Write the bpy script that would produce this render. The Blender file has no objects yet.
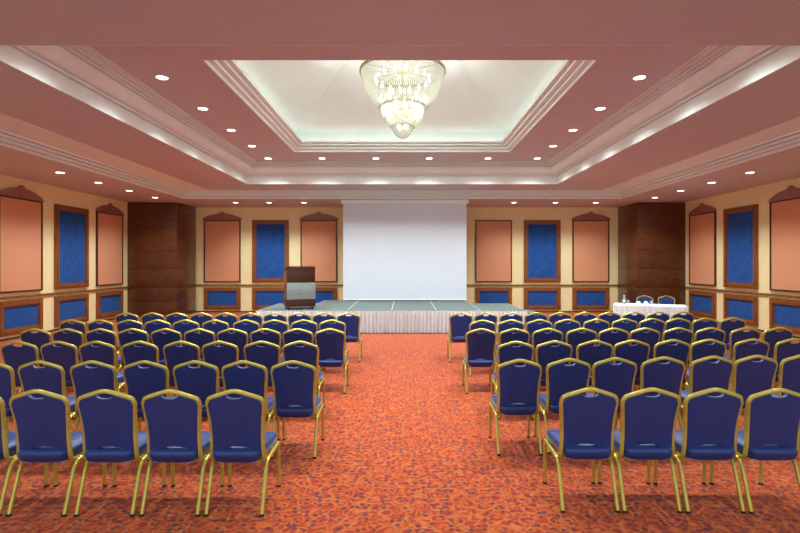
import bpy, bmesh, math, random
from mathutils import Vector, Matrix
random.seed(7)
S = bpy.context.scene
COL = S.collection
PI = math.pi
H = 1.85                                    # camera height

# ---------------------------------------------------------------- camera, world, light, exposure
cam_d = bpy.data.cameras.new('camera')
cam = bpy.data.objects.new('camera', cam_d); COL.objects.link(cam)
cam.location = (0, 0, H); cam.rotation_euler = (PI/2, 0, 0)
cam_d.sensor_width = 36.0; cam_d.lens = 22.5
cam_d.shift_x = -5/800; cam_d.shift_y = -3.5/800
cam_d.clip_start = 0.05; cam_d.clip_end = 200
S.camera = cam
S.view_settings.view_transform = 'Standard'; S.view_settings.look = 'None'
S.view_settings.exposure = 0.38; S.view_settings.gamma = 1.0
S.view_settings.use_curve_mapping = False
W = bpy.data.worlds.new('hall'); S.world = W; W.use_nodes = True
W.node_tree.nodes['Background'].inputs[0].default_value = (0.80, 0.96, 1.0, 1)
W.node_tree.nodes['Background'].inputs[1].default_value = 1.1
SPOT_W = 285.0; SPOT_LOW_W = 160.0; COVE_W = 3.5; CHAND_W = 170.0
LAMP = (0.90, 1.0, 1.0); COOL = (0.90, 1.0, 0.96)

def area(name, loc, rot, sx, sy, power, color=LAMP):
    l = bpy.data.lights.new(name, 'AREA'); l.shape = 'RECTANGLE'; l.size = sx; l.size_y = sy
    l.energy = power; l.color = color
    o = bpy.data.objects.new(name, l); COL.objects.link(o); o.location = loc; o.rotation_euler = rot
    return o

# ---------------------------------------------------------------- materials
def rgb(r, g, b):
    f = lambda c: (c/255/12.92) if c/255 <= .04045 else ((c/255+.055)/1.055)**2.4
    return (f(r), f(g), f(b), 1)
class NT:
    def __init__(s, name):
        s.m = bpy.data.materials.new(name); s.m.use_nodes = True
        s.t = s.m.node_tree; s.b = s.t.nodes['Principled BSDF']; s.out = s.t.nodes['Material Output']
    def n(s, typ, **kw):
        nd = s.t.nodes.new(typ)
        for k, v in kw.items(): setattr(nd, k, v)
        return nd
    def l(s, a, b): s.t.links.new(a, b)
    def coord(s, scale=(1, 1, 1), kind='Object'):
        tc = s.n('ShaderNodeTexCoord'); mp = s.n('ShaderNodeMapping'); mp.inputs['Scale'].default_value = scale
        s.l(tc.outputs[kind], mp.inputs[0]); return mp.outputs[0]
    def noise(s, vec, scale, detail=4, rough=.55, dist=0):
        nz = s.n('ShaderNodeTexNoise'); nz.inputs['Scale'].default_value = scale; nz.inputs['Detail'].default_value = detail
        nz.inputs['Roughness'].default_value = rough; nz.inputs['Distortion'].default_value = dist
        s.l(vec, nz.inputs['Vector']); return nz.outputs['Fac']
    def ramp(s, fac, stops):
        r = s.n('ShaderNodeValToRGB'); el = r.color_ramp.elements
        while len(el) < len(stops): el.new(.5)
        for e, (p, c) in zip(el, stops): e.position = p; e.color = c
        s.l(fac, r.inputs[0]); return r.outputs[0]
    def mix(s, fac, a, b):
        mx = s.n('ShaderNodeMix', data_type='RGBA')
        for sock, v in ((mx.inputs[0], fac), (mx.inputs[6], a), (mx.inputs[7], b)):
            if hasattr(v, 'is_linked'): s.l(v, sock)
            else: sock.default_value = v
        return mx.outputs[2]
    def math(s, op, a, b=0.0):
        m = s.n('ShaderNodeMath', operation=op)
        for sock, v in ((m.inputs[0], a), (m.inputs[1], b)):
            if hasattr(v, 'is_linked'): s.l(v, sock)
            else: sock.default_value = v
        return m.outputs[0]
    def bump(s, h, strength=.2, dist=.01):
        b = s.n('ShaderNodeBump'); b.inputs['Strength'].default_value = strength; b.inputs['Distance'].default_value = dist
        s.l(h, b.inputs['Height']); s.l(b.outputs[0], s.b.inputs['Normal'])

def plain(name, c, rough=.6, metal=0, vary=.06, scale=30, spec=.5, sheen=0, sheen_tint=None, bump=0):
    t = NT(name); v = t.coord(); nz = t.noise(v, scale, 3)
    lo = tuple(x*(1-vary) for x in c[:3])+(1,); hi = tuple(min(1, x*(1+vary)) for x in c[:3])+(1,)
    t.l(t.ramp(nz, [(.3, lo), (.7, hi)]), t.b.inputs['Base Color'])
    t.b.inputs['Roughness'].default_value = rough; t.b.inputs['Metallic'].default_value = metal
    t.b.inputs['Specular IOR Level'].default_value = spec
    if sheen:
        t.b.inputs['Sheen Weight'].default_value = sheen; t.b.inputs['Sheen Roughness'].default_value = .25
        if sheen_tint: t.b.inputs['Sheen Tint'].default_value = sheen_tint
    if bump: t.bump(nz, bump, .004)
    return t.m
def wood(name, dark, mid, light, grain=(14, 14, 1.2), rough=.35, coat=0):
    t = NT(name); v = t.coord(grain); nz = t.noise(v, 2.2, 6, .6, 1.4); fig = t.noise(t.coord((1, 1, .6)), 1.7, 3)
    c = t.ramp(nz, [(.28, dark), (.5, mid), (.75, light)])
    c2 = t.mix(t.math('MULTIPLY', fig, .55), c, dark)
    t.l(c2, t.b.inputs['Base Color']); t.b.inputs['Roughness'].default_value = rough
    t.b.inputs['Coat Weight'].default_value = coat; t.b.inputs['Coat Roughness'].default_value = .12
    return t.m
def emit(name, c, s):
    t = NT(name); t.b.inputs['Base Color'].default_value = c
    t.b.inputs['Emission Color'].default_value = c; t.b.inputs['Emission Strength'].default_value = s
    return t.m

M = {}
M['soffit'] = plain('mauve ceiling paint', rgb(200, 196, 200), .55, vary=.02, scale=3)
M['white'] = plain('white plaster moulding', rgb(240, 250, 246), .5, vary=.02, scale=6)
M['vault'] = plain('white vault plaster', rgb(222, 230, 226), .6, vary=.02, scale=3)
M['creamstrip'] = plain('cream soffit paint', rgb(232, 246, 242), .6, vary=.02, scale=3)
M['wall'] = plain('cream wall paint', rgb(242, 230, 176), .65, vary=.03, scale=4)
M['wood'] = wood('walnut frame wood', rgb(90, 48, 18), rgb(150, 88, 38), rgb(178, 112, 54))
M['darkwood'] = wood('dark edge wood', rgb(50, 26, 10), rgb(78, 44, 20), rgb(96, 58, 30))
M['pillarwood'] = wood('red brown veneer', rgb(50, 22, 6), rgb(98, 52, 20), rgb(126, 74, 32), (2.0, 2.0, 14), .3, .35)
M['pediment'] = plain('mauve painted wood', rgb(160, 108, 96), .3, vary=.08, scale=20)
M['orange'] = plain('salmon orange fabric', rgb(216, 154, 116), .85, vary=.04, scale=90, bump=.1)
M['bluewall'] = plain('blue suede wall fabric', rgb(20, 78, 152), .9, vary=.22, scale=5, sheen=.25, sheen_tint=(.4, .6, 1, 1))
M['rail'] = wood('tan rail wood', rgb(96, 60, 30), rgb(140, 96, 54), rgb(164, 120, 72), (1.2, 1.2, 14))
M['gold'] = plain('gilt chair metal', rgb(196, 180, 84), .36, metal=.5, vary=.12, scale=14)
M['fabric'] = plain('navy chair upholstery', rgb(26, 48, 112), .45, vary=.14, scale=160, sheen=1.0, sheen_tint=(.62, .8, .95, 1), bump=.08)
M['rubber'] = plain('black rubber', rgb(24, 20, 22), .7)
M['screen'] = plain('matte white screen', rgb(212, 216, 226), .9, vary=.01, scale=2)
M['casing'] = plain('white enamelled casing', rgb(240, 246, 246), .4, vary=.01)
M['cloth'] = plain('white cloth', rgb(230, 244, 250), .85, vary=.02, scale=20)
M['deck'] = plain('grey green stage carpet', rgb(84, 98, 95), .65, vary=.12, scale=40)
M['alu'] = plain('aluminium edge', rgb(190, 200, 198), .4, metal=.6)
M['black'] = plain('black painted metal', rgb(22, 26, 28), .5)
M['brass'] = plain('antique brass', rgb(150, 128, 66), .3, metal=1, vary=.1, scale=12)
M['lens'] = emit('lit downlight lens', (1, .97, .92, 1), 8)
M['bulb'] = emit('lit bulb', (1, .95, .84, 1), 5)
M['lecternpanel'] = None
def crystal():
    t = NT('glass crystal beads'); t.b.inputs['Base Color'].default_value = (.46, .44, .37, 1)
    t.b.inputs['Roughness'].default_value = .15
    tl = t.n('ShaderNodeBsdfTranslucent'); tl.inputs[0].default_value = (.38, .37, .31, 1)
    tr = t.n('ShaderNodeBsdfTransparent'); m1 = t.n('ShaderNodeMixShader'); m2 = t.n('ShaderNodeMixShader')
    m1.inputs[0].default_value = .5; m2.inputs[0].default_value = .3
    t.l(t.b.outputs[0], m1.inputs[1]); t.l(tl.outputs[0], m1.inputs[2])
    t.l(m1.outputs[0], m2.inputs[1]); t.l(tr.outputs[0], m2.inputs[2]); t.l(m2.outputs[0], t.out.inputs[0])
    return t.m
M['crystal'] = crystal()
def glass(name, tint=(.95, .98, 1, 1)):
    t = NT(name); t.b.inputs['Base Color'].default_value = tint; t.b.inputs['Roughness'].default_value = .03
    t.b.inputs['Transmission Weight'].default_value = .85; t.b.inputs['IOR'].default_value = 1.3
    return t.m
M['glass'] = glass('clear bottle glass')
def lectern_panel():
    t = NT('brushed grey acrylic panel'); v = t.coord((3, 3, 9)); a = t.noise(v, 3.5, 6, .7, .8)
    t.l(t.ramp(a, [(.25, rgb(112, 96, 80)), (.4, rgb(138, 160, 160)), (.7, rgb(160, 184, 188))]), t.b.inputs['Base Color'])
    t.b.inputs['Roughness'].default_value = .25; t.b.inputs['Coat Weight'].default_value = .4
    return t.m
M['lecternpanel'] = lectern_panel()
def carpet():
    t = NT('patterned red carpet'); v = t.coord((1, 1, 1))
    wob = t.n('ShaderNodeTexNoise'); wob.inputs['Scale'].default_value = 11; wob.inputs['Detail'].default_value = 2; t.l(v, wob.inputs['Vector'])
    va = t.n('ShaderNodeVectorMath', operation='MULTIPLY_ADD'); t.l(wob.outputs['Color'], va.inputs[0])
    va.inputs[1].default_value = (.075, .075, 0); t.l(v, va.inputs[2]); vd = va.outputs[0]
    big = t.noise(v, 9, 3)
    base = t.ramp(big, [(.35, rgb(148, 40, 7)), (.55, rgb(164, 52, 11)), (.7, rgb(174, 65, 18))])
    vo = t.n('ShaderNodeTexVoronoi', feature='F1'); vo.inputs['Scale'].default_value = 8.5; t.l(vd, vo.inputs['Vector'])
    ring = t.math('PINGPONG', t.math('MULTIPLY', vo.outputs['Distance'], 6.0), 1.0)
    c1 = t.mix(t.ramp(ring, [(.55, (0, 0, 0, 1)), (.8, (.85, .85, .85, 1))]), base, rgb(185, 85, 29))
    c2 = t.mix(t.ramp(ring, [(.05, (.4, .4, .4, 1)), (.25, (0, 0, 0, 1))]), c1, rgb(115, 25, 8))
    hi = t.n('ShaderNodeTexVoronoi', feature='DISTANCE_TO_EDGE'); hi.inputs['Scale'].default_value = 10; t.l(vd, hi.inputs['Vector'])
    c3 = t.mix(t.ramp(hi.outputs['Distance'], [(.02, (.45, .45, .45, 1)), (.08, (0, 0, 0, 1))]), c2, rgb(196, 117, 53))
    do = t.n('ShaderNodeTexVoronoi', feature='F1'); do.inputs['Scale'].default_value = 16.5; do.inputs['Randomness'].default_value = .55; t.l(v, do.inputs['Vector'])
    c4 = t.mix(t.ramp(do.outputs['Distance'], [(.25, (.9, .9, .9, 1)), (.38, (0, 0, 0, 1))]), c3, rgb(84, 42, 56))
    t.l(c4, t.b.inputs['Base Color']); t.b.inputs['Roughness'].default_value = .95; t.b.inputs['Specular IOR Level'].default_value = .15
    t.b.inputs['Sheen Weight'].default_value = .15
    t.bump(t.noise(v, 400, 2), .3, .004)
    return t.m
M['carpet'] = carpet()

# ---------------------------------------------------------------- mesh helpers
def BM(): return bmesh.new()
def box(bm, x0, x1, y0, y1, z0, z1, bevel=0):
    vs = [bm.verts.new(p) for p in ((x0,y0,z0),(x1,y0,z0),(x1,y1,z0),(x0,y1,z0),(x0,y0,z1),(x1,y0,z1),(x1,y1,z1),(x0,y1,z1))]
    fs = [bm.faces.new([vs[i] for i in f]) for f in ((3,2,1,0),(4,5,6,7),(0,1,5,4),(1,2,6,5),(2,3,7,6),(3,0,4,7))]
    if bevel:
        es = list({e for f in fs for e in f.edges})
        bmesh.ops.bevel(bm, geom=es, offset=bevel, segments=2, affect='EDGES', profile=.6)
def prism(bm, pts, fn0, fn1):
    """closed outline pts; fn0/fn1 map an outline point to the two end positions"""
    a = [bm.verts.new(fn0(p)) for p in pts]; b = [bm.verts.new(fn1(p)) for p in pts]
    n = len(pts); bm.faces.new(a[::-1]); bm.faces.new(b)
    for i in range(n): bm.faces.new((a[i], a[(i+1)%n], b[(i+1)%n], b[i]))
def tube(bm, pts, rx, ry=None, n=8, up=(0, 0, 1)):
    ry = ry or rx; P = [Vector(p) for p in pts]; rings = []
    T = []
    for i in range(len(P)):
        a = P[max(0, i-1)]; b = P[min(len(P)-1, i+1)]; T.append((b-a).normalized())
    u = Vector(up); u = (u - T[0]*u.dot(T[0]))
    if u.length < 1e-4: u = Vector((0, 1, 0))
    u.normalize()
    for i, p in enumerate(P):
        u = (u - T[i]*u.dot(T[i])).normalized(); v = T[i].cross(u)
        rings.append([bm.verts.new(p + u*rx*math.cos(2*PI*k/n+PI/n) + v*ry*math.sin(2*PI*k/n+PI/n)) for k in range(n)])
    for i in range(len(rings)-1):
        for k in range(n):
            bm.faces.new((rings[i][k], rings[i][(k+1)%n], rings[i+1][(k+1)%n], rings[i+1][k]))
    bm.faces.new(rings[0][::-1]); bm.faces.new(rings[-1])
def lathe(bm, prof, n=32, c=(0, 0, 0), cap=True):
    rings = []
    for r, z in prof:
        rings.append([bm.verts.new((c[0]+r*math.cos(2*PI*k/n), c[1]+r*math.sin(2*PI*k/n), c[2]+z)) for k in range(n)])
    for a, b in zip(rings, rings[1:]):
        for k in range(n): bm.faces.new((a[k], a[(k+1)%n], b[(k+1)%n], b[k]))
    if cap:
        bm.faces.new(rings[0][::-1]); bm.faces.new(rings[-1])
def smooth_path(pts, sub=4):
    P = [Vector(p) for p in pts]; out = []
    for i in range(len(P)-1):
        p0 = P[max(0, i-1)]; p1 = P[i]; p2 = P[i+1]; p3 = P[min(len(P)-1, i+2)]
        for k in range(sub):
            t = k/sub
            out.append(.5*((2*p1)+(p2-p0)*t+(2*p0-5*p1+4*p2-p3)*t*t+(3*p1-p0-3*p2+p3)*t**3))
    out.append(P[-1]); return out
def obj(name, bm, mat, parent=None, smooth=True, loc=None):
    bmesh.ops.recalc_face_normals(bm, faces=bm.faces[:])
    me = bpy.data.meshes.new(name); bm.to_mesh(me); bm.free()
    if smooth:
        for p in me.polygons: p.use_smooth = True
        me.set_sharp_from_angle(angle=math.radians(38))
    me.materials.append(M[mat] if isinstance(mat, str) else mat)
    o = bpy.data.objects.new(name, me); COL.objects.link(o)
    if parent: o.parent = parent
    if loc: o.location = loc
    return o
def tag(o, label, cat, group=None):
    o['label'] = label; o['category'] = cat
    if group: o['group'] = group
    return o
def thing(name, label, cat, loc=(0, 0, 0), rz=0, group=None):
    o = bpy.data.objects.new(name, None); COL.objects.link(o); o.empty_display_size = .1
    o.location = loc; o.rotation_euler = (0, 0, rz); return tag(o, label, cat, group)
def struct(name, bm, mat, smooth=False):
    o = obj(name, bm, mat, None, smooth); o['kind'] = 'structure'; return o
def copy_tree(o, parent=None):
    c = o.copy(); COL.objects.link(c)
    if parent: c.parent = parent
    for ch in o.children: copy_tree(ch, c)
    return c

# ---------------------------------------------------------------- the room
XL, XR, YB, YF = -9.55, 9.65, 18.8, -2.0
Z0, Z1, Z2 = 3.94, 4.20, 4.80
b = BM(); box(b, XL-.2, XR+.2, YF, YB+.2, -.12, 0); struct('floor', b, 'carpet')
b = BM(); box(b, XL-.2, XL, YF, YB, 0, Z0+.1); struct('wall_left', b, 'wall')
b = BM(); box(b, XR, XR+.2, YF, YB, 0, Z0+.1); struct('wall_right', b, 'wall')
b = BM(); box(b, XL-.2, XR+.2, YB, YB+.2, 0, Z0+.1); struct('wall_back', b, 'wall')

def ring_slab(bm, outer, inner, z0, z1):
    (a0, a1, c0, c1), (i0, i1, j0, j1) = outer, inner
    if j0 > c0: box(bm, a0, a1, c0, j0, z0, z1)
    if c1 > j1: box(bm, a0, a1, j1, c1, z0, z1)
    box(bm, a0, i0, j0, j1, z0, z1); box(bm, i1, a1, j0, j1, z0, z1)
def rect_moulding(bm, rect, prof, z):
    """mitred moulding that runs round the inside of an opening; prof = (inset towards the middle, height)"""
    x0, x1, y0, y1 = rect; loops = []
    for s, h in prof:
        loops.append([bm.verts.new(p) for p in ((x0+s, y0+s, z+h), (x1-s, y0+s, z+h), (x1-s, y1-s, z+h), (x0+s, y1-s, z+h))])
    for A, B in zip(loops, loops[1:]):
        for k in range(4): bm.faces.new((A[k], A[(k+1)%4], B[(k+1)%4], B[k]))
LOW = (-7.17, 7.03, 3.2, 16.25); CROWN = (-4.7, 4.53, 5.4, 14.9); COF = (-2.94, 2.79, 7.27, 13.3)
b = BM(); ring_slab(b, (XL-.2, XR+.2, YF, YB+.2), LOW, Z0, Z0+.12); struct('ceiling', b, 'soffit')
b = BM(); ring_slab(b, (LOW[0]-.2, LOW[1]+.2, LOW[2]-.2, LOW[3]+.2), CROWN, Z1, Z1+.1); struct('ceiling_upper', b, 'soffit')
b = BM(); ring_slab(b, (CROWN[0]-.1, CROWN[1]+.1, CROWN[2]-.1, CROWN[3]+.1), COF, Z2, Z2+.1); struct('ceiling_top', b, 'soffit')
b = BM(); box(b, LOW[0]+.09, -6.33, 4.0, LOW[3]-.09, Z1-.012, Z1+.01); struct('trim_1', b, 'creamstrip')
b = BM(); box(b, 6.33, LOW[1]-.09, 4.0, LOW[3]-.09, Z1-.012, Z1+.01); struct('trim_2', b, 'creamstrip')
# stepped trim of the low soffit, with dark shadow gaps
prof = [(-.004, .0), (.012, 0), (.012, .055), (-.03, .055), (-.03, .075), (.04, .075), (.04, .125), (0, .125), (0, .145), (.075, .145), (.075, .195), (.03, .195), (.03, .215), (.11, .215), (.11, .262)]
b = BM(); rect_moulding(b, LOW, prof, Z0-.004); struct('trim_3', b, 'white')
cove = [(.08+.15*math.sin(a), .27+.17*(1-math.cos(a))) for a in [i*PI/2/7 for i in range(8)]]
prof = [(.006, -.001), (.006, .225), (-.02, .225), (-.02, .245), (.05, .245), (.05, .275), (.02, .275), (.02, .29), (.08, .29)] + [(x, z+.02) for x, z in cove] + [(.2, .46), (.2, .475), (.26, .475), (.26, .50), (.21, .50), (.21, .515), (.31, .515), (.31, .54), (.26, .54), (.26, .555), (.36, .555), (.36, .577), (.31, .577), (.31, .588), (.41, .588), (.41, .602)]
b = BM(); rect_moulding(b, CROWN, prof, Z1); struct('trim_4', b, 'white')
prof = [(.005, -.001), (.005, .06), (-.03, .06), (-.03, .075), (.085, .075), (.085, .125), (.035, .125), (.035, .14), (.17, .14), (.17, .185), (.12, .185), (.12, .2), (.25, .2), (.25, .25), (.22, .25), (.22, .205), (0, .205)]
b = BM(); rect_moulding(b, COF, prof, Z2); struct('trim_5', b, 'white')
# the vault over the coffer
def loop(bm, i, z):
    x0, x1, y0, y1 = COF
    return [bm.verts.new(p) for p in ((x0+i, y0+i, z), (x1-i, y0+i, z), (x1-i, y1-i, z), (x0+i, y1-i, z))]
b = BM(); ls = [loop(b, 0, Z2+.05), loop(b, .02, Z2+.52), loop(b, .05, Z2+.52), loop(b, 1.95, Z2+2.1)]
for A, B2 in zip(ls, ls[1:]):
    for k in range(4): b.faces.new((A[k], A[(k+1)%4], B2[(k+1)%4], B2[k]))
b.faces.new(ls[-1]); VZ = Z2+2.1
struct('ceiling_vault', b, 'vault')
cx, cy = (COF[0]+COF[1])/2, (COF[2]+COF[3])/2
for (lx, ly, rz, L) in ((COF[0]+.11, cy, PI/2, 5.6), (COF[1]-.11, cy, PI/2, 5.6), (cx, COF[2]+.11, 0, 5.3), (cx, COF[3]-.11, 0, 5.3)):
    area('cove_strip', (lx, ly, Z2+.22), (PI, 0, rz), L, .1, COVE_W, (1.0, 1.0, .90))

# chair rails, baseboards
def bar_along(name, mat, z0, z1, dpt, back=True, left=True, right=True, mats=None):
    if back: b = BM(); box(b, -7.86, 8.0, YB-dpt, YB, z0, z1, .006); struct(name+'_back', b, mat)
    if left: b = BM(); box(b, XL, XL+dpt, YF, 17.2, z0, z1, .006); struct(name+'_left', b, mat)
    if right: b = BM(); box(b, XR-dpt, XR, YF, 17.2, z0, z1, .006); struct(name+'_right', b, mat)
bar_along('baseboard', 'darkwood', 0, .045, .03)
n = 6
for nm, args in (('back', (-7.86, 8.0, YB-.045, YB)), ('left', (XL, XL+.045, YF, 17.2)), ('right', (XR-.045, XR, YF, 17.2))):
    b = BM(); box(b, *args, .985, 1.045, .012); struct('trim_%d' % n, b, 'rail'); n += 1

# ---------------------------------------------------------------- wood pillars in the far corners
def pillar(x0, x1, label):
    t = thing('corner_pillar', label, 'pillar', ((x0+x1)/2, 18.0, 0))
    w = (x1-x0)/2
    b = BM(); box(b, -w+.012, w-.012, -.788, .8, 0, 3.935); obj('core', b, 'darkwood', t)
    for z0, z1 in ((.0, .52), (.535, 1.0), (1.015, 1.66), (1.675, 2.26), (2.275, 3.1), (3.115, 3.93)):
        b = BM(); box(b, -w, w, -.8, .78, z0, z1, .003); obj('veneer_panel', b, 'pillarwood', t)
pillar(XL+.003, -7.86, 'reddish brown wood-clad pillar in the far corner left of the stage')
pillar(8.0, XR-.003, 'reddish brown wood-clad pillar in the far corner behind the skirted table')

# ---------------------------------------------------------------- wall panels (local: x along wall, -y into room, z up)
def frame_bm(w, z0, z1, fw, d, step=True):
    b = BM()
    segs = [(0, fw, d)] if not step else [(0, fw*.3, d*.8), (fw*.3, fw*.78, d), (fw*.78, fw, d*.55)]
    for a, c, dd in segs:
        for (xa, xb, za, zb) in ((-w/2+a, w/2-a, z0+a, z0+c), (-w/2+a, w/2-a, z1-c, z1-a), (-w/2+a, -w/2+c, z0+c, z1-c), (w/2-c, w/2-a, z0+c, z1-c)):
            box(b, xa, xb, -dd, 0, za, zb)
    return b
def panel(kind, label, loc, rz, w=1.37, ped=True):
    if kind == 'orange':
        t = thing('wall_panel', label, 'wall panel', loc, rz, 'salmon wall panels')
        obj('frame', frame_bm(w, 1.13, 3.46, .04, .05, False), 'darkwood', t)
        b = BM(); box(b, -w/2+.04, w/2-.04, -.03, 0, 1.17, 3.42); obj('fabric', b, 'orange', t)
        if ped:
            half = [(0, 3.755), (.07, 3.75), (.105, 3.725), (.13, 3.705), (.25, 3.69), (.42, 3.65), (.56, 3.60), (.66, 3.56), (.71, 3.535), (.715, 3.47)]
            out = half + [(-x, z) for x, z in half[::-1] if x > 0]
            pd = BM(); prism(pd, out, lambda p: (p[0], -.05, p[1]), lambda p: (p[0], 0, p[1]))
            box(pd, -.725, .725, -.085, 0, 3.455, 3.49, .01)
            p = obj('pediment', pd, 'pediment', t)
            k = BM(); prism(k, [(-.04, 3.5), (.04, 3.5), (.055, 3.74), (.03, 3.775), (-.03, 3.775), (-.055, 3.74)], lambda q: (q[0], -.075, q[1]), lambda q: (q[0], 0, q[1]))
            obj('keystone', k, 'pediment', p)
    elif kind == 'blue':
        t = thing('wall_panel', label, 'wall panel', loc, rz, 'tall blue wall panels')
        obj('frame', frame_bm(w, 1.13, 3.46, .155, .07), 'wood', t)
        b = BM(); box(b, -w/2+.155, w/2-.155, -.03, 0, 1.285, 3.305); obj('fabric', b, 'bluewall', t)
    else:
        t = thing('dado_panel', label, 'wall panel', loc, rz, 'low blue wall panels')
        obj('frame', frame_bm(w, .11, .935, .155, .07), 'wood', t)
        b = BM(); box(b, -w/2+.155, w/2-.155, -.03, 0, .265, .78); obj('fabric', b, 'bluewall', t)
    return t
def px(x, d): return (x-405)*d/500
back = [(222.5, 'orange', 'next to the left pillar', True), (270.7, 'blue', 'behind the lectern', True), (319, 'orange', 'just left of the projection screen', True),
        (493.5, 'orange', 'just right of the projection screen', False), (542, 'blue', 'right of the projection screen', True), (590.5, 'orange', 'next to the right pillar', True)]
for x, k, where, ped in back:
    X = px(x, YB)
    if k == 'orange':
        lab = 'salmon fabric wall panel %s on the back wall, %s' % (('under a mauve pediment' if ped else 'without any pediment'), where)
    else: lab = 'tall blue fabric panel in a walnut frame on the back wall, %s' % where
    panel(k, lab, (X, YB, 0), 0, ped=ped)
    panel('dado', 'low blue panel in walnut frame, back wall, %s' % where, (X, YB, 0), 0)
for side, xw, rz in (('left', XL, PI/2), ('right', XR, -PI/2)):
    for y, k, where in ((16.3, 'orange', 'nearest the pillar'), (14.46, 'blue', 'second from the pillar'), (12.56, 'orange', 'cut by the picture edge')):
        y -= .1 if side == 'right' else .15
        kind = 'salmon fabric wall panel under a mauve pediment' if k == 'orange' else 'tall blue fabric panel in a walnut frame'
        panel(k, '%s, %s side wall, %s' % (kind, side, where), (xw, y, 0), rz, w=1.42)
        panel('dado', 'low blue panel in walnut frame, %s side wall, %s' % (side, where), (xw, y, 0), rz, w=1.42)

# ---------------------------------------------------------------- projection screen
t = thing('projection_screen', 'large white roll-down projection screen hanging behind the stage', 'projection screen', (0, 16.42, .63))
b = BM(); box(b, -2.1, 2.09, -.09, .09, 3.17, 3.30, .015); obj('casing', b, 'casing', t)
b = BM(); box(b, -2.03, 2.02, -.006, .006, .02, 3.18); obj('screen_fabric', b, 'screen', t)
b = BM(); box(b, -2.03, 2.02, -.018, .018, 0, .03, .008); obj('bottom_bar', b, 'casing', t)

# ---------------------------------------------------------------- stage
SX = [-3.89, -2.71, -1.53, -.354, .83, 2.0, 3.17]; SY0, SYS, SYC, SH = 13.2, 15.43, 16.75, .6
t = thing('stage', 'low grey stage with white pleated skirt in front of the projection screen', 'stage', (0, 0, 0))
for i in range(6):
    y1 = SYS if i in (0, 5) else SYC
    b = BM(); box(b, SX[i]+.012, SX[i+1]-.012, SY0+.012, y1-.012, SH-.06, SH); p = obj('deck_panel', b, 'deck', t)
    b = BM()
    for (a0, a1, c0, c1) in ((SX[i], SX[i]+.012, SY0, y1), (SX[i+1]-.012, SX[i+1], SY0, y1), (SX[i], SX[i+1], SY0, SY0+.012), (SX[i], SX[i+1], y1-.012, y1)):
        box(b, a0, a1, c0, c1, SH-.07, SH+.003)
    obj('edge_trim', b, 'alu', p)
for i, x in enumerate(SX):
    for y in (SY0+.15, 15.2):
        b = BM(); box(b, x-.03 if i else x+.03, x+.03 if i else x+.09, y, y+.06, 0, SH-.07); obj('leg', b, 'black', t)
def pleats(bm, path, z0, z1, pitch=.1, amp=.042, flare=1.0):
    """pleated hanging cloth along a polyline"""
    pts = []
    for (a, c) in zip(path, path[1:]):
        a, c = Vector(a), Vector(c); d = c-a; L = d.length; d.normalize(); nrm = Vector((d.y, -d.x)); n = max(2, int(L/pitch))*6
        for k in range(n+1): pts.append((a+d*(L*k/n), nrm, k/6))
    rows = [(z1, .35), (z1-.04, .5), ((z0+z1)/2, .85), (z0, flare)]
    R = []
    for z, f in rows:
        r = []
        for p, nrm, ph in pts:
            o = amp*f*(math.sin(2*PI*ph)+.35*math.sin(2*PI*ph*.37+1))+amp*.4
            r.append(bm.verts.new((p.x+nrm.x*o, p.y+nrm.y*o, z)))
        R.append(r)
    for A, B2 in zip(R, R[1:]):
        for k in range(len(A)-1): bm.faces.new((A[k], A[k+1], B2[k+1], B2[k]))
b = BM(); pleats(b, [(SX[0]-.02, SYS), (SX[0]-.02, SY0-.03), (SX[-1]+.02, SY0-.03), (SX[-1]+.02, SYS)], .012, SH-.012)
obj('skirt', b, 'cloth', t)
t = thing('stage_step', 'small dark-legged grey step at the right end of the stage', 'step', (3.45, 13.95, 0))
b = BM(); box(b, -.16, .16, -.5, .5, .45, .5, .006); obj('tread', b, 'deck', t)
for sx in (-1, 1):
    for sy in (-1, 1):
        b = BM(); box(b, sx*.13-.02, sx*.13+.02, sy*.45-.02, sy*.45+.02, 0, .45); obj('leg', b, 'black', t)
b = BM(); box(b, -.14, .14, -.43, -.41, .1, .44); obj('riser', b, 'black', t)

# ---------------------------------------------------------------- lectern
t = thing('lectern', 'dark wooden lectern with a grey front panel, standing on the stage', 'lectern', (-2.90, 13.75, SH), math.radians(21))
b = BM(); prism(b, [(-.27, .10), (.27, .10), (.27, 1.05), (-.27, 1.14)], lambda p: (-.37, p[0], p[1]), lambda p: (.37, p[0], p[1])); obj('body', b, 'darkwood', t, False)
b = BM(); box(b, -.375, .375, -.285, -.27, .72, 1.13, .005); obj('front_board', b, 'darkwood', t)
b = BM(); box(b, -.385, .385, -.3, -.27, .27, .72, .006); obj('front_panel', b, 'lecternpanel', t)['label'] = 'grey streaked front panel'
b = BM(); prism(b, [(-.3, 1.135), (.3, 1.035), (.3, 1.065), (-.3, 1.165)], lambda p: (-.385, p[0], p[1]), lambda p: (.385, p[0], p[1])); obj('top', b, 'wood', t, False)
b = BM(); box(b, -.39, .39, -.29, .29, .07, .27, .008); obj('base', b, 'darkwood', t)
b = BM(); box(b, -.39, -.371, -.25, .25, .28, 1.02, .004); obj('side_board', b, 'rail', t)
for sx in (-1, 1):
    for sy in (-1, 1):
        b = BM(); tube(b, [(sx*.33-.015, sy*.22, .032), (sx*.33+.015, sy*.22, .032)], .032, n=12)
        box(b, sx*.33-.02, sx*.33+.02, sy*.22-.012, sy*.22+.012, .045, .072); obj('caster', b, 'black', t)

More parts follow.
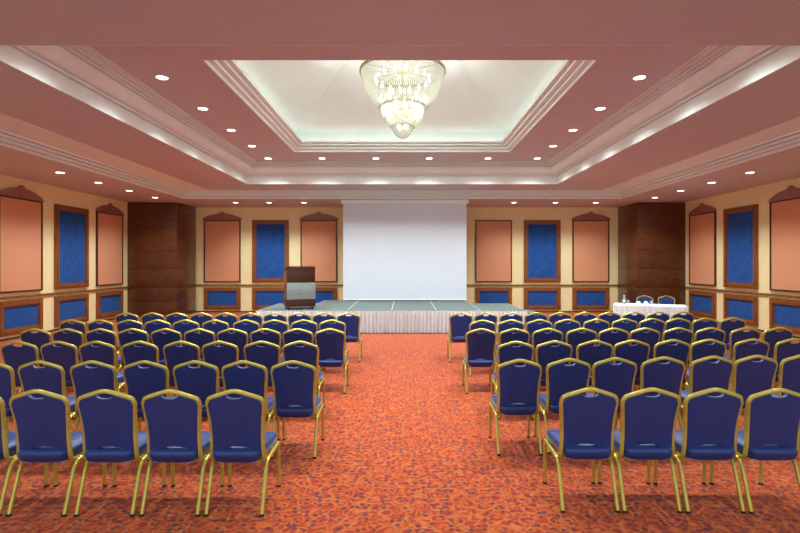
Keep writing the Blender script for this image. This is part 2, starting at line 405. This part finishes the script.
# ---------------------------------------------------------------- banquet chairs
def yb(z): return -.165-.15*(z-.38)-.04*math.sin(PI*min(1, max(0, (z-.38)/.54)))*-.5
def chair_proto():
    t = thing('banquet_chair', 'x', 'chair')
    # seat cushion: rounded, domed
    b = BM(); N = 10
    def se(u):
        out = []
        for k in range(40):
            a = 2*PI*k/40; c, s = math.cos(a), math.sin(a); e = .22
            out.append((math.copysign(abs(c)**e, c), math.copysign(abs(s)**e, s)))
        return out
    o = se(0); rings = []
    for f, z in ((.86, .372), (.95, .39), (1.0, .438), (.985, .450), (.93, .460), (.6, .474), (.25, .478)):
        rings.append([b.verts.new((.192*f*x*(1+.065*y), .012+.242*f*y, z)) for x, y in o])
    for A, B2 in zip(rings, rings[1:]):
        for k in range(40): b.faces.new((A[k], A[(k+1)%40], B2[(k+1)%40], B2[k]))
    b.faces.new(rings[0][::-1]); b.faces.new(rings[-1])
    obj('seat', b, 'fabric', t)
    # back frame
    half = [(.192, .372, -.07), (.194, .372, -.12), (.195, .395, -.158), (.193, .45, yb(.45)), (.190, .55, yb(.55)), (.195, .66, yb(.66)), (.203, .76, yb(.76)), (.208, .81, yb(.81)), (.200, .838, yb(.838)), (.182, .859, yb(.859)), (.10, .888, yb(.888)), (.03, .909, yb(.909)), (0, .912, yb(.912))]
    hp = smooth_path([(x, y, z) for x, z, y in half], 3)
    full = [Vector((-p.x, p.y, p.z)) for p in hp] + list(hp[::-1][1:])
    b = BM(); tube(b, full, .0125, .0165, 8, (0, 1, 0)); obj('back_frame', b, 'gold', t)
    # padded backrest
    out_r = [(.05, .481), (.10, .466), (.125, .452), (.178, .450), (.182, .55), (.186, .66), (.198, .76), (.203, .805), (.191, .832), (.175, .850), (.10, .877), (.068, .889), (.058, .872), (.035, .859), (0, .855)]
    outl = [(0, .484)] + out_r + [(-x, z) for x, z in out_r[:-1][::-1]]
    b = BM()
    cxz = (0, .66)
    def lay(f, off): return [b.verts.new((x*f, yb(z)+off, cxz[1]+(z-cxz[1])*(f if f == 1 else f))) for x, z in outl]
    L = [lay(.97, -.014), lay(1, -.008), lay(1, .010), lay(.95, .024), lay(.8, .030)]
    n = len(outl)
    for A, B2 in zip(L, L[1:]):
        for k in range(n): b.faces.new((A[k], A[(k+1)%n], B2[(k+1)%n], B2[k]))
    b.faces.new(L[0][::-1]); b.faces.new(L[-1])
    bmesh.ops.triangulate(b, faces=[f for f in b.faces if len(f.verts) > 4])
    obj('backrest', b, 'fabric', t)
    for sx in (-1, 1):
        X = sx*.204
        b = BM(); tube(b, [(X, .245, .008), (X, .235, .2), (X, .228, .34), (X*.99, .222, .375)], .0145, .0145, 8, (0, 1, 0)); lg = obj('leg', b, 'gold', t)
        b = BM(); tube(b, [(X, .245, 0), (X, .245, .014)], .017, n=10, up=(0, 1, 0)); obj('foot_cap', b, 'rubber', lg)
        pts = smooth_path([(X*.99, .222, .372), (X, .12, .366), (X, 0, .362), (X, -.085, .354), (X, -.122, .332), (X, -.142, .298), (X, -.165, .235), (X, -.205, .12), (X, -.244, .01)], 3)
        b = BM(); tube(b, pts, .0155, .0145, 8, (0, 1, 0)); lg = obj('leg', b, 'gold', t)
        b = BM(); tube(b, [(X, -.249, 0), (X, -.244, .014)], .018, n=10, up=(0, 1, 0)); obj('foot_cap', b, 'rubber', lg)
    b = BM(); tube(b, [(-.2, .2, .362), (.2, .2, .362)], .009); obj('stretcher', b, 'gold', t)
    b = BM(); tube(b, [(-.2, -.1, .352), (.2, -.1, .352)], .009); obj('stretcher', b, 'gold', t)
    return t
PROTO = chair_proto(); used = [False]
def chair(X, Y, rz, label, group):
    c = PROTO if not used[0] else copy_tree(PROTO)
    used[0] = True
    c.location = (X, Y, 0); c.rotation_euler = (0, 0, rz); tag(c, label, 'chair', group)
LEFT = {1: (389.9, [234.6, 170.4, 105, 37.8, -28]), 2: (361, [293.2, 244, 195.3, 144.7, 92, 40, -11]), 3: (341.3, [300.3, 262, 219.7, 181, 139, 96.6, 58, 18.2]),
        4: (328.7, [330, 299, 266.6, 232, 199, 165.7, 132.5, 100.7, 67, 34.7]), 5: (319.8, [332.2, 304, 274.7, 246, 215.2, 185.6, 157.3, 131, 100, 73]),
        6: (312.8, [348.5, 324.7, 300.3, 275.6, 251, 227, 203, 177.5, 153.5, 126.6])}
RIGHT = {1: (388, 388.6, [590, 651.5, 715, 778.5]), 2: (359.5, 354.5, [519.7, 569, 615.3, 664, 713, 757, 803]), 3: (341.4, 338.4, [516, 554.5, 595.6, 632, 673, 708.5, 752.5, 794]),
         4: (328.7, 327.3, [481.3, 514.5, 548, 582, 614, 645.3, 678.7, 711, 746, 778.8]), 5: (320, 317.6, [482.8, 511.3, 539.4, 567.5, 596.6, 625, 652.5, 678.2, 705.6, 733.2]),
         6: (312.9, 311.6, [461, 486, 511.3, 536.2, 560.2, 585.3, 609.6, 634.3, 658.7, 683.2])}
ROW = {1: 'front row nearest the camera', 2: 'second row from the camera', 3: 'third row from the camera', 4: 'fourth row from the camera', 5: 'fifth row from the camera', 6: 'row nearest the stage'}
NTH = ['at the aisle', 'second from the aisle', 'third from the aisle', 'fourth from the aisle', 'fifth from the aisle', 'sixth from the aisle', 'seventh from the aisle', 'eighth from the aisle', 'ninth from the aisle', 'tenth from the aisle']
def top_depth(y): return 500*(H-.92)/(y-263)
for r in range(1, 7):
    y, xs = LEFT[r]
    rows = [('left', x, y) for x in xs]
    y0, y1, xs2 = RIGHT[r]
    rows_r = [('right', x, y0+(y1-y0)*i/(len(xs2)-1)) for i, x in enumerate(xs2)]
    for lst in (rows, rows_r):
        prev = None
        for i, (side, x, yy) in enumerate(lst):
            d = top_depth(yy); X = (x-405)*d/500
            if prev is not None:
                s = 1 if side == 'right' else -1
                if abs(X-prev) < .458: X = prev+s*.458
            prev = X
            lab = 'blue gilt-framed chair %s of the aisle, %s, %s' % (side, ROW[r], NTH[i])
            chair(X, d+.235, math.radians(random.uniform(-.5, .5)), lab, 'banquet chairs in rows')

# ---------------------------------------------------------------- skirted table on the right
TA = math.radians(-24)
t = thing('skirted_table', 'small table under a white pleated cloth in front of the right pillar', 'table', (6.42, 13.15, 0), TA)
L, D = .85, .38
b = BM(); box(b, -L+.02, L-.02, -D+.02, D-.02, .70, .738); obj('tabletop', b, 'rail', t)
b = BM(); box(b, -L, L, -D, D, .738, .75, .006); obj('tablecloth', b, 'cloth', t)
b = BM(); pleats(b, [(-L, D), (-L, -D), (L, -D), (L, D), (-L, D)], .01, .745, .05, .016); obj('table_skirt', b, 'cloth', t)
for sx in (-1, 1):
    for sy in (-1, 1):
        b = BM(); tube(b, [(sx*(L-.12), sy*(D-.1), 0), (sx*(L-.12), sy*(D-.1), .70)], .016, n=8, up=(0, 1, 0)); obj('leg', b, 'black', t)
def chair_at(x, Y, rz, label):
    chair((x-405)*Y/500, Y, rz, label, 'chairs behind the skirted table')
chair_at(646, 14.05, PI-.30, 'blue gilt-framed chair behind the skirted table, left one, nearer the stage')
chair_at(668, 13.95, PI-.30, 'blue gilt-framed chair behind the skirted table, right one, nearer the side wall')
def on_table(u, v):
    return (6.42+u*math.cos(TA)-v*math.sin(TA), 13.15+u*math.sin(TA)+v*math.cos(TA), .75)
t = thing('water_bottle', 'clear water bottle with white cap at the left end of the skirted table', 'bottle', on_table(-.6, .02))
b = BM(); lathe(b, [(.032, 0), (.036, .01), (.036, .13), (.03, .165), (.014, .195), (.013, .215)], 20); obj('body', b, 'glass', t)
b = BM(); lathe(b, [(.0355, .05), (.037, .052), (.037, .115), (.0355, .117)], 20); obj('paper_band', b, 'cloth', t)
b = BM(); lathe(b, [(.015, .213), (.016, .216), (.016, .236), (.012, .24)], 16); obj('cap', b, 'casing', t)
def tumbler(u, v, label):
    b = BM(); lathe(b, [(.026, 0), (.03, .004), (.036, .11), (.0335, .11), (.028, .008), (.001, .007)], 20)
    o = obj('drinking_glass', b, 'glass'); o.location = on_table(u, v); tag(o, label, 'glass', 'glasses on the skirted table')
tumbler(-.5, 0, 'small drinking glass beside the water bottle on the skirted table')
tumbler(.06, .05, 'drinking glass right of the white napkins on the skirted table')
for k, (u, v, a) in enumerate(((-.25, .05, .3), (-.07, .08, -.3))):
    b = BM(); prism(b, [(-.07, 0), (.07, 0), (.045, .06), (.02, .085), (-.005, .075), (-.03, .095), (-.05, .05)], lambda p: (p[0], -.045+.02*(p[1] > .05), p[1]), lambda p: (p[0], .045-.02*(p[1] > .05), p[1]))
    o = obj('napkin', b, 'cloth'); o.location = on_table(u, v); o.rotation_euler = (0, 0, TA+a)
    tag(o, 'folded white napkin on the skirted table, %s' % ('the left one' if k == 0 else 'the right one, beside the drinking glass'), 'napkin', 'napkins on the skirted table')

# ---------------------------------------------------------------- chandelier
CZ = 5.78; ccx, ccy = -.05, 10.28
t = thing('chandelier', 'tiered crystal bead chandelier with lit bulbs hanging in the ceiling coffer', 'chandelier', (ccx, ccy, CZ))
b = BM(); tube(b, [(0, 0, -.1), (0, 0, VZ-CZ-.02)], .02, n=10, up=(0, 1, 0)); lathe(b, [(.14, VZ-CZ-.06), (.16, VZ-CZ-.02), (.16, VZ-CZ)], 20); obj('stem', b, 'brass', t)
def hoop(name, r, z, h, th):
    b = BM(); n = 64; R = [[b.verts.new((rr*math.cos(2*PI*k/n), rr*math.sin(2*PI*k/n), zz)) for k in range(n)] for rr, zz in ((r, z-h/2), (r, z+h/2), (r-th, z+h/2), (r-th, z-h/2))]
    for i in range(4):
        for k in range(n): b.faces.new((R[i][k], R[i][(k+1)%n], R[(i+1)%4][(k+1)%n], R[(i+1)%4][k]))
    return obj(name, b, 'brass', t)
hoop('hoop', .885, 0, .05, .05); hoop('hoop', .45, -.70, .025, .03); hoop('hoop', .215, -1.10, .02, .02)
b = BM()
for k in range(6):
    a = PI*k/6; tube(b, [(-.85*math.cos(a), -.85*math.sin(a), 0), (.85*math.cos(a), .85*math.sin(a), 0)], .008, n=6, up=(0, 0, 1))
obj('spokes', b, 'brass', t)
def strands(name, prof, n, beads, size):
    P = smooth_path([(r, 0, z) for r, z in prof], 8); tot = [0]
    for p, q in zip(P, P[1:]): tot.append(tot[-1]+(q-p).length)
    b = BM()
    for j in range(beads):
        s = tot[-1]*(j+.5)/beads; i = max(k for k in range(len(tot)) if tot[k] <= s); i = min(i, len(P)-2)
        f = (s-tot[i])/max(1e-6, tot[i+1]-tot[i]); p = P[i].lerp(P[i+1], f)
        m = max(6, int(n*min(1, .15+p.x/P[0].x)))
        for k in range(m):
            a = 2*PI*(k+.5*(j % 2))/m; c = Vector((p.x*math.cos(a), p.x*math.sin(a), p.z)); s2 = size
            v = [b.verts.new(c+Vector(d)*s2) for d in ((1,0,0),(0,1,0),(-1,0,0),(0,-1,0),(0,0,1.25),(0,0,-1.25))]
            for q in range(4):
                b.faces.new((v[q], v[(q+1)%4], v[4])); b.faces.new((v[(q+1)%4], v[q], v[5]))
    return obj(name, b, 'crystal', t, False)
strands('bead_curtain', [(.86, -.02), (.83, -.12), (.77, -.33), (.675, -.52), (.56, -.66), (.46, -.75)], 110, 34, .0165)
strands('bead_curtain', [(.44, -.71), (.42, -.87), (.365, -1.0), (.27, -1.12), (.22, -1.13)], 74, 20, .0145)
strands('bead_curtain', [(.21, -1.11), (.19, -1.2), (.13, -1.3), (.03, -1.37)], 44, 14, .0125)
b0 = None
for (r, z, n) in ((.56, -.16, 16), (.30, -.50, 10), (.28, -.82, 8), (.10, -1.14, 4)):
    for k in range(n):
        a = 2*PI*(k+.3)/n
        if b0 is None:
            b = BM(); lathe(b, [(.008, -.045), (.02, -.03), (.026, -.005), (.02, .022), (.012, .04), (.012, .06)], 10); o = b0 = obj('bulb', b, 'bulb', t)
        else: o = b0.copy(); COL.objects.link(o); o.parent = t
        o.location = (r*math.cos(a), r*math.sin(a), z)
for z, w in ((-.3, CHAND_W*.9), (-.85, CHAND_W*.1)):
    l = bpy.data.lights.new('chandelier_glow', 'POINT'); l.energy = w; l.color = COOL; l.shadow_soft_size = .25
    o = bpy.data.objects.new('chandelier_glow', l); COL.objects.link(o); o.location = (0, 0, z); o.parent = t

# ---------------------------------------------------------------- recessed downlights
dl_me = {}
def downlight(X, Y, Z, label, power, group):
    t = thing('downlight', label, 'ceiling light', (X, Y, Z), 0, group)
    if not dl_me:
        b = BM(); lathe(b, [(.085, .01), (.105, 0), (.105, -.006), (.098, -.01), (.088, -.008), (.082, .0)], 28, cap=False); o = obj('trim_ring', b, 'casing', t); dl_me['r'] = o.data
        b = BM(); lathe(b, [(.084, -.003), (.05, -.006), (.01, -.007)], 28); o = obj('lens', b, 'lens', t); dl_me['l'] = o.data
    else:
        for nme, k in (('trim_ring', 'r'), ('lens', 'l')):
            o = bpy.data.objects.new(nme, dl_me[k]); COL.objects.link(o); o.parent = t
    l = bpy.data.lights.new('lamp', 'SPOT'); l.energy = power; l.color = LAMP; l.spot_size = math.radians(131); l.spot_blend = 1.0; l.shadow_soft_size = .11
    o = bpy.data.objects.new('lamp', l); COL.objects.link(o); o.parent = t; o.location = (0, 0, -.08)
g1 = 'downlights round the coffer'; g2 = 'downlights in the low outer ceiling'
ordn = ['nearest the camera', 'second from the camera', 'third from the camera', 'fourth from the camera', 'in the far corner']
for side, X in (('left', -3.86), ('right', 3.73)):
    for i, Y in enumerate((7.95, 9.55, 11.1, 12.6, 14.1)):
        downlight(X, Y, Z2, 'lit round downlight in the mauve ceiling %s of the coffer, %s' % (side, ordn[i]), SPOT_W, g1)
for X, nm in ((-2.34, 'far left of the chandelier'), (-.82, 'just left of centre'), (.68, 'just right of centre'), (2.34, 'far right of the chandelier')):
    downlight(X, 14.1, Z2, 'lit downlight between coffer and back moulding, %s' % nm, SPOT_W, g1)
for X, nm in ((-3.86, 'leftmost'), (-2.34, 'second from the left'), (-.82, 'third from the left'), (.68, 'third from the right'), (2.34, 'second from the right'), (3.73, 'rightmost')):
    downlight(X, 6.35, Z2, 'added unseen downlight behind the near beam, before the coffer, %s' % nm, SPOT_W, g1)  # added row, hidden by the beam, to brighten floor and front seats
for X, nm in ((-5.86, 'far left'), (-3.5, 'left'), (-1.2, 'left of the centre aisle'), (1.2, 'right of the centre aisle'), (3.77, 'right'), (6.6, 'far right')):
    downlight(X, 2.4, Z0, 'added unseen low-ceiling downlight behind the last chairs, above the camera, %s' % nm, SPOT_LOW_W*.5, g2)  # out-of-view lamps added to lift the dark floor around the front row
on2 = ['nearest the far pillar', 'second from the far pillar', 'third from the far pillar', 'fourth from the far pillar', 'fifth from the far pillar']
for side, X in (('left', -7.97), ('right', 7.97)):
    for i, Y in enumerate((15.95, 14.45, 13.0, 11.55)):
        downlight(X, Y, Z0, 'lit round downlight in the low ceiling along the %s wall, %s' % (side, on2[i]), SPOT_LOW_W, g2)
for X, nm in ((-5.86, 'nearest the left pillar'), (-4.7, 'left of the screen, above the blue panel'), (-3.5, 'nearest the left edge of the screen'), (3.77, 'nearest the right edge of the screen'), (5.2, 'right of the screen, above the blue panel'), (6.6, 'nearest the right pillar')):
    downlight(X, 17.3, Z0, 'lit low-ceiling downlight by the back wall, %s' % nm, SPOT_LOW_W, g2)
